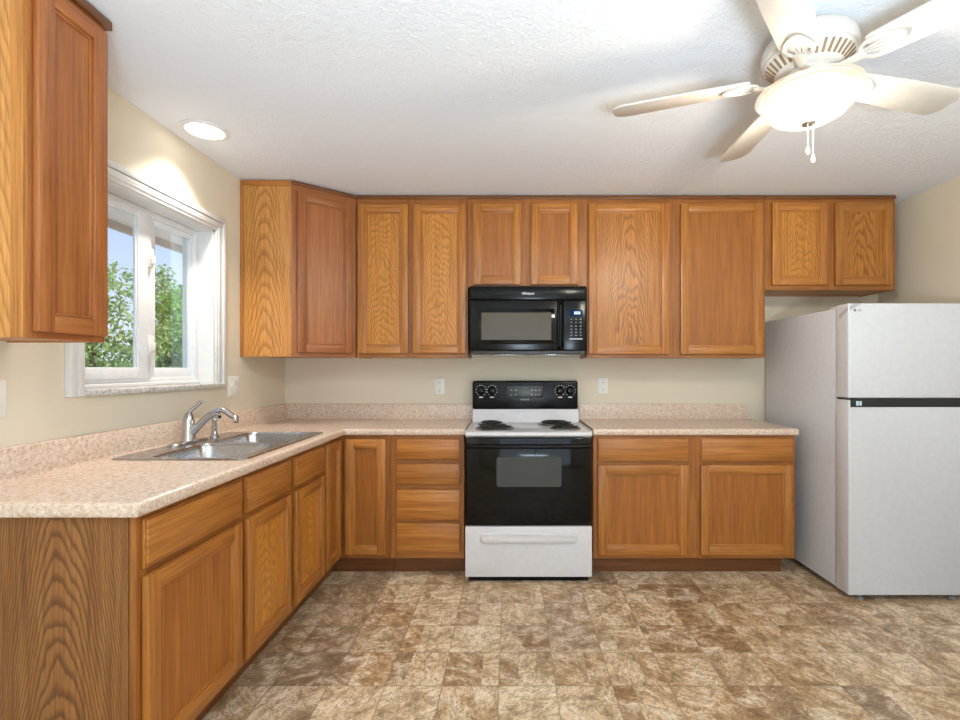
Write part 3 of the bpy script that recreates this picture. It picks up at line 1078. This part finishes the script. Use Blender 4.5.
# oven door
FD = F_back(2.893)
od = MB().box(RX0 + .004, RX1 - .004, 0, .032, .342, .862, .007, 3).build('oven_door', BLACKGLASS, rg, FD)
m = MB()
m.prism([(p[0], p[1]) for p in rrect(RM - .190, RM + .194, .572, .748, .014, 0)], 0.030, .0328)
m.build('oven_window', OVENWIN, od, lambda u, w, z: (u, 2.893 - z, w))
m = MB()
m.tube([(RX0 + .018, 2.842, .815), (RX0 + .06, 2.826, .815), (RM, 2.822, .815), (RX1 - .06, 2.826, .815), (RX1 - .018, 2.842, .815)], .013, 12)
m.box(RX0 + .010, RX0 + .034, 2.838, 2.862, .800, .830, .005)
m.box(RX1 - .034, RX1 - .010, 2.838, 2.862, .800, .830, .005)
m.build('oven_handle', BLACK, od)
# storage drawer
dr = MB().box(RX0 + .002, RX1 - .002, 0, .030, .036, .336, .006, 3).build('storage_drawer', ENAMEL, rg, FD)
m = MB()
m.add(*(lambda lo: (lo.v, lo.f))(MB().loft([rrect(RM - .290, RM + .290, .236, .300, .026, 2.8632, 8),
                                            rrect(RM - .286, RM + .286, .240, .298, .024, 2.852, 8),
                                            rrect(RM - .278, RM + .278, .254, .292, .018, 2.845, 8),
                                            rrect(RM - .272, RM + .272, .262, .284, .011, 2.846, 8)], True, True)))
m.build('drawer_handle', ENAMEL, dr, lambda u, w, z: (u, z, w))
m = MB()
m.box(RX0 + .02, RX1 - .02, 2.90, 2.93, .0, .04)
m.build('kick_strip', BLACK, rg)

# ------------------------------------------------------------------ microwave
MX0, MX1, MY = -.262, .494, 3.13
mw = thing('microwave', 'black over-the-range microwave mounted under the short cabinet above the range', 'microwave', ((MX0 + MX1) / 2, YB, 1.362))
MB().box(MX0 + .002, MX1 - .002, MY + .03, YB - .001, 1.366, 1.806, .003).build('housing', BLACK, mw)
FM = F_back(MY + .03)
vt = MB().box(MX0, MX1, 0, .028, 1.720, 1.808, .005).build('vent_hood', BLACK, mw, FM)
m = MB()
for k in range(40):
    xx = MX0 + .03 + k * (MX1 - MX0 - .06) / 39
    m.box(xx - .006, xx + .006, .0, .02, 1.8065, 1.8093)
m.build('vent_slots', SLOT, vt, FM)
lettering('Whirlpool', .0185, vt, PRINT, (lambda u, w, z: (.118 + u, MY + .0018 - w, 1.759 + z)), name='lettering', bold=.0007)
m = MB()
ring = [(.118 - .012 + .03 * math.cos(a), .0, 1.759 + .011 * math.sin(a)) for a in [math.radians(115 + 10 * k) for k in range(13)]]
m.tube([(p[0], MY + .0012, p[2]) for p in ring], .0009, 6)
m.build('logo_swoosh', plain('gold_swoosh', (196, 176, 120), .35), vt)
dd = MB().box(MX0, .309, 0, .030, 1.390, 1.717, .006, 3).build('microwave_door', BLACK, mw, FM)
m = MB()
m.box(-.214, .290, .027, .0325, 1.43, 1.662, .004, 2)
m.build('window_bezel', BLACKGLASS, dd, FM)
MB().box(-.186, .268, .028, .0335, 1.458, 1.636, .0015, 1).build('microwave_window', GREYWIN, dd, FM)
m = MB()
m.tube([(.326, MY + .004, 1.70), (.326, MY - .022, 1.675), (.326, MY - .027, 1.55), (.326, MY - .022, 1.425), (.326, MY + .004, 1.40)], .011, 12, flat=1.0)
m.build('microwave_handle', BLACK, mw)
MB().box(.3105, .3415, 0, .022, 1.39, 1.717, .003).build('handle_strip', BLACKGLASS, mw, FM)
cp = MB().box(.343, MX1, 0, .029, 1.390, 1.717, .006, 3).build('keypad_panel', BLACK, mw, FM)
FK = F_back(MY + .0012)
MB().box(.388, .468, 0, .001, 1.615, 1.652).build('display', LED, cp, FK)
m = MB()
for k, xx in enumerate((.420, .430, .441, .452)):
    m.box(xx - .0035, xx + .0035, .001, .0018, 1.624, 1.643)
m.build('display_digits', LEDW, cp, FK)
for row, zz in enumerate((1.592, 1.572, 1.548, 1.528, 1.508, 1.488)):
    for xx in (.398, .428, .458):
        MB().box(xx - .0055, xx + .0055, 0, .0014, zz - .003, zz + .003, .001, 1).build('keypad_button', GREYPRINT, cp, FK)
MB().box(.385, .470, 0, .0012, 1.462, 1.468).build('button_caption', PRINT, cp, FK)
m = MB()
m.box(MX0 + .006, MX1 - .006, MY + .012, MY + .06, 1.366, 1.389, .004)
m.build('grille', plain('grey_grille', (60, 58, 56), .4), mw)
m = MB()
m.box(MX0 + .02, .10, MY + .07, YB - .03, 1.3615, 1.3668, .002)
m.box(.13, MX1 - .02, MY + .07, YB - .03, 1.3615, 1.3668, .002)
m.build('grease_filter', CHROME, mw)

# ------------------------------------------------------------------ refrigerator
GX0, GX1, GY = 1.847, 2.590, 2.635
fr = thing('refrigerator', 'white two-door refrigerator with freezer on top, standing beside the base cabinet', 'refrigerator', ((GX0 + GX1) / 2, 3.1, 0))
MB().box(GX0 + .004, GX1 - .004, 2.752, 3.50, .035, 1.612, .004).build('cabinet_body', FRIDGE_WHITE, fr)
MB().box(GX0 + .012, GX1 - .012, 2.738, 2.754, .05, 1.605).build('door_gasket', plain('grey_gasket', (150, 146, 148), .6), fr)
fd = MB().box(GX0, GX1, GY, 2.740, 1.111, 1.630, .010, 4).build('freezer_door', FRIDGE_WHITE, fr)
nt = .012
m = MB().prism([(GX0, .035), (GX1, .035), (GX1, 1.101), (GX1 - nt, 1.101), (GX1 - nt, 1.061), (GX0 + nt, 1.061), (GX0 + nt, 1.101), (GX0, 1.101)],
               GY, 2.740, bev=.005)
ld = m.build('fresh_food_door', FRIDGE_WHITE, fr, lambda u, w, z: (u, z, w))
hd = MB().box(GX0 + nt - .001, GX1 - nt + .001, GY + .012, 2.735, 1.055, 1.1085).build('handle_recess', HANDLEDARK, ld)
m = MB()
m.box(GX0 + .050, GX0 + .064, GY + .0105, GY + .0125, 1.070, 1.094)
m.box(GX0 + .068, GX0 + .080, GY + .0105, GY + .0125, 1.070, 1.094)
m.build('energy_sticker', plain('pale_blue_sticker', (196, 220, 232), .4), ld)
foot_m = plain('grey_plastic_foot', (140, 138, 136), .5)
for xx in (GX0 + .09, GX1 - .14):
    MB().lathe([(.02, 0), (.02, .012), (.012, .014), (.012, .04), (0, .04)], (xx, GY + .04, 0), 16).build('leveling_foot', foot_m, fr)
m = MB()
m.box(GX0 + .02, GX0 + .12, 2.70, 2.82, 1.6105, 1.627, .006)
m.build('hinge_cover', FRIDGE_WHITE, fr)
# tape folded round the top corner
m = MB()
pf = [(GX0 + .012, GY - .0006, 1.604), (GX0 + .036, GY - .0006, 1.617), (GX0 + .075, GY - .0006, 1.6305), (GX0 + .012, GY - .0006, 1.632)]
m.add([(GX0 + .006, GY - .0008, 1.590), (GX0 + .074, GY - .0008, 1.6275), (GX0 + .034, GY - .0008, 1.6275), (GX0 + .006, GY - .0008, 1.612),
       (GX0 + .006, GY + .001, 1.590), (GX0 + .074, GY + .001, 1.6275), (GX0 + .034, GY + .001, 1.6275), (GX0 + .006, GY + .001, 1.612)],
      [[0, 1, 2, 3], [7, 6, 5, 4], [0, 4, 5, 1], [1, 5, 6, 2], [2, 6, 7, 3], [3, 7, 4, 0]])
m.add([(GX0 - .0008, GY + .006, 1.612), (GX0 - .0008, GY + .006, 1.588), (GX0 - .0008, GY + .070, 1.548), (GX0 - .0008, GY + .078, 1.575),
       (GX0 + .001, GY + .006, 1.612), (GX0 + .001, GY + .006, 1.588), (GX0 + .001, GY + .070, 1.548), (GX0 + .001, GY + .078, 1.575)],
      [[0, 1, 2, 3], [7, 6, 5, 4], [0, 4, 5, 1], [1, 5, 6, 2], [2, 6, 7, 3], [3, 7, 4, 0]])
m.build('packing_tape', GREYTAPE, fd, smooth=0)
m = MB()
m.lathe([(.0, .001), (.0075, .001), (.0075, 0), (0, 0)], (0, 0, 0), 20)
m.build('logo_disc', plain('dark_grey_badge', (120, 116, 120), .4), fd, lambda u, w, z: (GX0 + .034 + u, GY - z, 1.591 + w))
lettering('LG', .017, fd, GREYPRINT, (lambda u, w, z: (GX0 + .060 + u, GY - .0004 - w, 1.591 + z)), bold=.0004)

# ------------------------------------------------------------------ ceiling fan
KX, KY = 1.026, 1.66
fan = thing('ceiling_fan', 'white five-blade ceiling fan with a lit alabaster glass bowl', 'ceiling fan', (KX, KY, ZC))
kc = (KX, KY, 0)
MB().lathe([(.0, ZC - .0005), (.078, ZC - .0005), (.080, ZC - .012), (.070, ZC - .026), (0, ZC - .026)], kc, 40).build('canopy', FANWHITE, fan)
hz = MB().lathe([(.0, 2.412), (.085, 2.412), (.118, 2.404), (.138, 2.386), (.146, 2.360), (.146, 2.340), (.140, 2.334), (0, 2.334)], kc, 48).build('motor_housing', FANWHITE, fan)
MB().lathe([(0, 2.335), (.137, 2.335), (.139, 2.328), (.098, 2.288), (.09, 2.283), (0, 2.283)], kc, 48).build('vent_ring', FANWHITE, fan)
m = MB()
for k in range(36):
    a = 2 * PI * k / 36
    d = Vector((math.cos(a), math.sin(a), 0))
    s_ = Vector((-d.y, d.x, 0))
    q = []
    for (r_, z_) in ((.132, 2.3205), (.104, 2.2925)):
        for sg in (-1, 1):
            for off in (.0, .004):
                p = Vector(kc) + d * (r_ + off * .3) + s_ * (sg * .0042) + Vector((0, 0, z_ - off * .5 + .0015))
                q.append(p)
    m.add(q, [[0, 1, 3, 2], [4, 6, 7, 5], [0, 4, 5, 1], [2, 3, 7, 6], [1, 5, 7, 3], [0, 2, 6, 4]])
m.build('vent_slots', FANVENT, fan)
MB().lathe([(0, 2.285), (.072, 2.285), (.075, 2.272), (.075, 2.25), (.066, 2.242), (.066, 2.232), (.122, 2.226), (.128, 2.219), (.128, 2.216), (0, 2.216)], kc, 40).build('switch_housing', FANWHITE, fan)
MB().lathe([(0, 2.216), (.127, 2.216), (.127, 2.2125), (0, 2.2125)], kc, 40).build('bulb_shield_pan', PAN, fan)  # pan added to block the bulb's upward light, darkened against glare through the glass
BZ = 2.272
for k in range(5):
    th = math.radians(159 + 72 * k)
    pt = math.radians(-11)
    ct, st_ = math.cos(th), math.sin(th)

    def FBl(x, y, z, ct=ct, st_=st_, pt=pt):
        y2, z2 = y * math.cos(pt) - z * math.sin(pt), y * math.sin(pt) + z * math.cos(pt)
        return (KX + x * ct - y2 * st_, KY + x * st_ + y2 * ct, BZ + z2)
    ol = [(.185, -.050), (.20, -.056), (.40, -.064), (.625, -.068), (.652, -.050), (.664, -.030), (.664, .030), (.652, .050), (.625, .068), (.40, .064), (.20, .056), (.185, .050)]
    bl = MB().prism(ol, 0, .007, bev=.0015).build('blade', FANWHITE, fan, FBl)
    m = MB()
    m.tube([(.070, 0, .0), (.10, 0, -.012), (.14, 0, -.012), (.17, 0, -.006)], [.016, .014, .016, .02], 10, flat=.45)
    el = [(.212 + .056 * math.cos(a), (.038 - .010 * math.cos(a)) * math.sin(a), -.004) for a in [2 * PI * j / 30 for j in range(30)]]
    m.tube(el, .0072, 8, flat=.6, closed=True)
    for yy in (-.03, 0, .03):
        m.tube([(.162, yy * .2, -.003), (.215, yy * .6, -.004), (.258, yy * .5, -.003)], .0045, 8, flat=.6)
    m.build('blade_bracket', FANWHITE, bl, FBl)
# glass bowl, open at the top
GR = .163
prof = [(.088, 2.222), (.12, 2.226), (.150, 2.2235), (GR, 2.218), (GR + .002, 2.212), (.158, 2.205), (.150, 2.196), (.144, 2.184), (.134, 2.165), (.112, 2.142), (.082, 2.126), (.045, 2.117), (.012, 2.1145)]
inn = [(.012, 2.119), (.044, 2.1215), (.080, 2.131), (.109, 2.147), (.130, 2.169), (.139, 2.186), (.146, 2.199), (.153, 2.208), (.150, 2.217), (.12, 2.221), (.088, 2.218)]
bowl = MB().lathe(prof + inn, kc, 56, close=True).build('glass_bowl', alabaster(), fan)
MB().lathe([(.0, 2.101), (.006, 2.101), (.010, 2.106), (.020, 2.109), (.022, 2.114), (0, 2.115)], kc, 24).build('finial', plain('finial_brushed_nickel', (168, 150, 128), .35, .6), fan)
for (dx, zb_) in ((-.010, 2.0), (.008, 1.972)):
    m = MB()
    cx, cy = KX + dx, KY - .012
    m.tube([(cx, cy, 2.108), (cx, cy, zb_ + .03)], .0016, 6)
    ch = m.build('pull_chain', FANWHITE, fan)
    MB().lathe([(0, .034), (.003, .03), (.0075, .012), (.008, .006), (.005, 0), (0, -.001)], (cx, cy, zb_), 14).build('pull_knob', FANWHITE, ch)
for a in (70, 190, 310):
    light('fan_bulb', 'POINT', (KX + .085 * math.cos(math.radians(a)), KY + .085 * math.sin(math.radians(a)), 2.185), 0.25, (1.0, 0.93, 0.84), shadow_soft_size=.022)
light('fan_bulb', 'POINT', (KX, KY, 2.150), 92, (1.0, 0.96, 0.88), shadow_soft_size=.05)

# ------------------------------------------------------------------ recessed downlight
DX, DY = -1.48, 2.344
dl = thing('recessed_downlight', 'round white recessed downlight lit in the ceiling above the window', 'ceiling light', (DX, DY, ZC))
MB().lathe([(.082, ZC - .001), (.106, ZC - .001), (.106, ZC - .006), (.098, ZC - .011), (.084, ZC - .009)], (DX, DY, 0), 44, close=True).build('trim_ring', TRIM, dl)
MB().lathe([(0, ZC - .003), (.083, ZC - .003), (.083, ZC - .0005), (0, ZC - .0005)], (DX, DY, 0), 40).build('lens', LENS, dl)
light('downlight_beam', 'SPOT', (DX, DY, ZC - .02), 60, (1.0, .95, .87), (0, 0, 0), spot_size=math.radians(108), spot_blend=.9, shadow_soft_size=.06)

# ------------------------------------------------------------------ outlets and switches


def plate(F, uc, zc, w, h, parts, label, name, cat, loc):
    r = thing(name, label, cat, loc, {'outlet': 'wall outlets', 'switch': 'switch plates'}[cat])
    MB().box(uc - w / 2, uc + w / 2, .0006, .006, zc - h / 2, zc + h / 2, .003, 3).build('cover_plate', PLATE, r, F)
    for kind, du in parts:
        if kind == 'outlet':
            m = MB()
            for dz in (-.026, .026):
                m.loft([rrect(uc + du - .017, uc + du + .017, zc + dz - .014, zc + dz + .014, .008, .0055), rrect(uc + du - .017, uc + du + .017, zc + dz - .014, zc + dz + .014, .008, .0078)], True, True)
            m.build('receptacle', PLATE, r, lambda u, w_, z: F(u, z, w_))
            m = MB()
            for dz in (-.026, .026):
                for s in (-.0065, .0065):
                    m.box(uc + du + s - .0013, uc + du + s + .0013, .0075, .0083, zc + dz - .003, zc + dz + .006)
                m.box(uc + du - .002, uc + du + .002, .0075, .0083, zc + dz - .011, zc + dz - .007)
            m.build('socket_slots', SLOT, r, F)
        else:
            MB().box(uc + du - .007, uc + du + .007, .005, .007, zc - .014, zc + .014, .001, 1).build('switch_bezel', PLATE, r, F)
            MB().box(uc + du - .0045, uc + du + .0045, .006, .016, zc - .002, zc + .011, .002).build('toggle', PLATE, r, F)
    return r


plate(F_back(YB), -.517, 1.142, .072, .116, [('outlet', 0)], 'white wall outlet on the back wall left of the range', 'wall_outlet', 'outlet', (-.517, YB, 1.142))
plate(F_back(YB), .681, 1.146, .072, .116, [('outlet', 0)], 'white wall outlet on the back wall right of the range', 'wall_outlet', 'outlet', (.681, YB, 1.146))
plate(F_left(XL), 2.874, 1.168, .114, .118, [('switch', -.023), ('outlet', .023)], 'double white switch and outlet plate between window and corner', 'switch_plate', 'switch', (XL, 2.874, 1.168))
plate(F_left(XL), 1.520, 1.172, .114, .122, [('switch', -.023), ('switch', .023)], 'white switch plate under the narrow cabinet, near the left edge', 'switch_plate', 'switch', (XL, 1.520, 1.172))

# ------------------------------------------------------------------ outside the window
struct(MB().box(-60, XL - WT - .002, -20, 60, -.45, -.30).build('lawn_ground', LAWN))
struct(MB().box(-7.0, XL - WT - .002, -6, 12, -.30, -.27).build('soffit_bounce_strip', plain('pale_bounce_surface', (206, 200, 190), .8, var=.06, scale=8)))  # unseen pale strip, added to bounce sunlight up onto the soffit
struct(MB().box(-2.42, XL - WT - .002, -3, 4.4, 2.175, 2.24).build('roof_soffit', SOFFIT))
struct(MB().box(-2.45, -2.42, -3, 4.4, 2.13, 2.33).build('roof_fascia', plain('fascia_paint', (198, 186, 176), .6)))


def leaves(blobs, n, size, mat, name, parent):
    m = MB()
    tot = sum(b[3] * b[4] for b in blobs)
    for b in blobs:
        k = int(n * b[3] * b[4] / tot)
        for _ in range(k):
            while True:
                p = Vector((random.uniform(-1, 1), random.uniform(-1, 1), random.uniform(-1, 1)))
                if 0.35 < p.length < 1:
                    break
            c = Vector((b[0] + p.x * b[3], b[1] + p.y * b[3], b[2] + p.z * b[4]))
            a = Vector((random.gauss(0, 1), random.gauss(0, 1), random.gauss(0, 1))).normalized()
            t = a.orthogonal().normalized()
            t.rotate(Matrix.Rotation(random.uniform(0, 6.28), 3, a))
            s = a.cross(t)
            L1, W1 = size * random.uniform(.7, 1.3), size * random.uniform(.35, .6)
            m.add([c - t * L1, c + s * W1, c + t * L1, c - s * W1], [[0, 1, 2, 3]], uvo=(0, 0))
    return m.build(name, mat, parent, recalc=False, smooth=0)


def tree(px, py_top, Y, r, zc, mat, label, n=1500, size=.13, extra=(), base=-.3):
    s = FPX / Y
    X = (px - 510) / s
    zt = CAM_H + (369 - py_top) / s
    o = thing('leafy_tree', label, 'tree', (X, Y, base), 'trees outside the window')
    MB().tube([(X, Y, base - .1), (X + .05, Y, (base + zt) * .35), (X, Y, zt * .75)], [.16, .12, .04], 10).build('trunk', BARK, o)
    bl = []
    for _ in range(14):
        a = random.uniform(0, 6.28)
        q = random.uniform(.2, .62) * r
        zz = random.uniform(zc, zt - .45 * r)
        bl.append((X + q * math.cos(a), Y + q * math.sin(a), zz, r * random.uniform(.38, .58), r * random.uniform(.34, .5)))
    bl += [(X + e[0], Y + e[1], e[2], e[3], e[4]) for e in extra]
    leaves(bl, n, size, mat, 'foliage', o)
    return o


tree(90, 220, 14.0, 2.1, .9, LEAF_A, 'big leafy tree outside, filling the near half of the window', 7500, .085, extra=((.5, 0, 1.2, .9, .8), (-.3, .2, 1.0, 1.0, .8)))
tree(184, 276, 22.0, 1.5, 2.2, LEAF_B, 'fresh green tree outside the far half of the window', 4000, .10)
tree(152, 262, 18.5, .9, 3.9, LEAF_A, 'thin-crowned tree outside, seen just past the window mullion', 420, .10)
tree(170, 322, 26.0, 1.7, 1.7, LEAF_C, 'dark green low tree outside, below the fresh green crown', 2200, .12)
sx = (96 - 510) / (FPX / 8.0)
sh = thing('garden_shrub', 'yellow-green shrub outside at the foot of the big tree', 'shrub', (sx, 8.0, -.3))
MB().tube([(sx, 8, -.4), (sx, 8, .9)], .03, 8).build('stem', BARK, sh)
leaves([(sx + random.uniform(-.35, .35), 8 + random.uniform(-.3, .3), random.uniform(.5, 1.25), .32, .3) for _ in range(8)], 1300, .055, LEAF_Y, 'foliage', sh)
fo = thing('board_fence', 'low weathered board fence outside beyond the lawn', 'fence', (-19.5, 30.0, -.3))
m = MB()
for k in range(46):
    x0 = -27.0 + k * .22
    m.box(x0, x0 + .2, 30.0, 30.03, -.3, 1.72 + .03 * ((k * 7) % 3))
m.build('boards', FENCEM, fo)
m = MB()
for zz in (.1, 1.4):
    m.box(-27.0, -16.9, 30.03, 30.08, zz, zz + .1)
m.build('rails', FENCEM, fo)
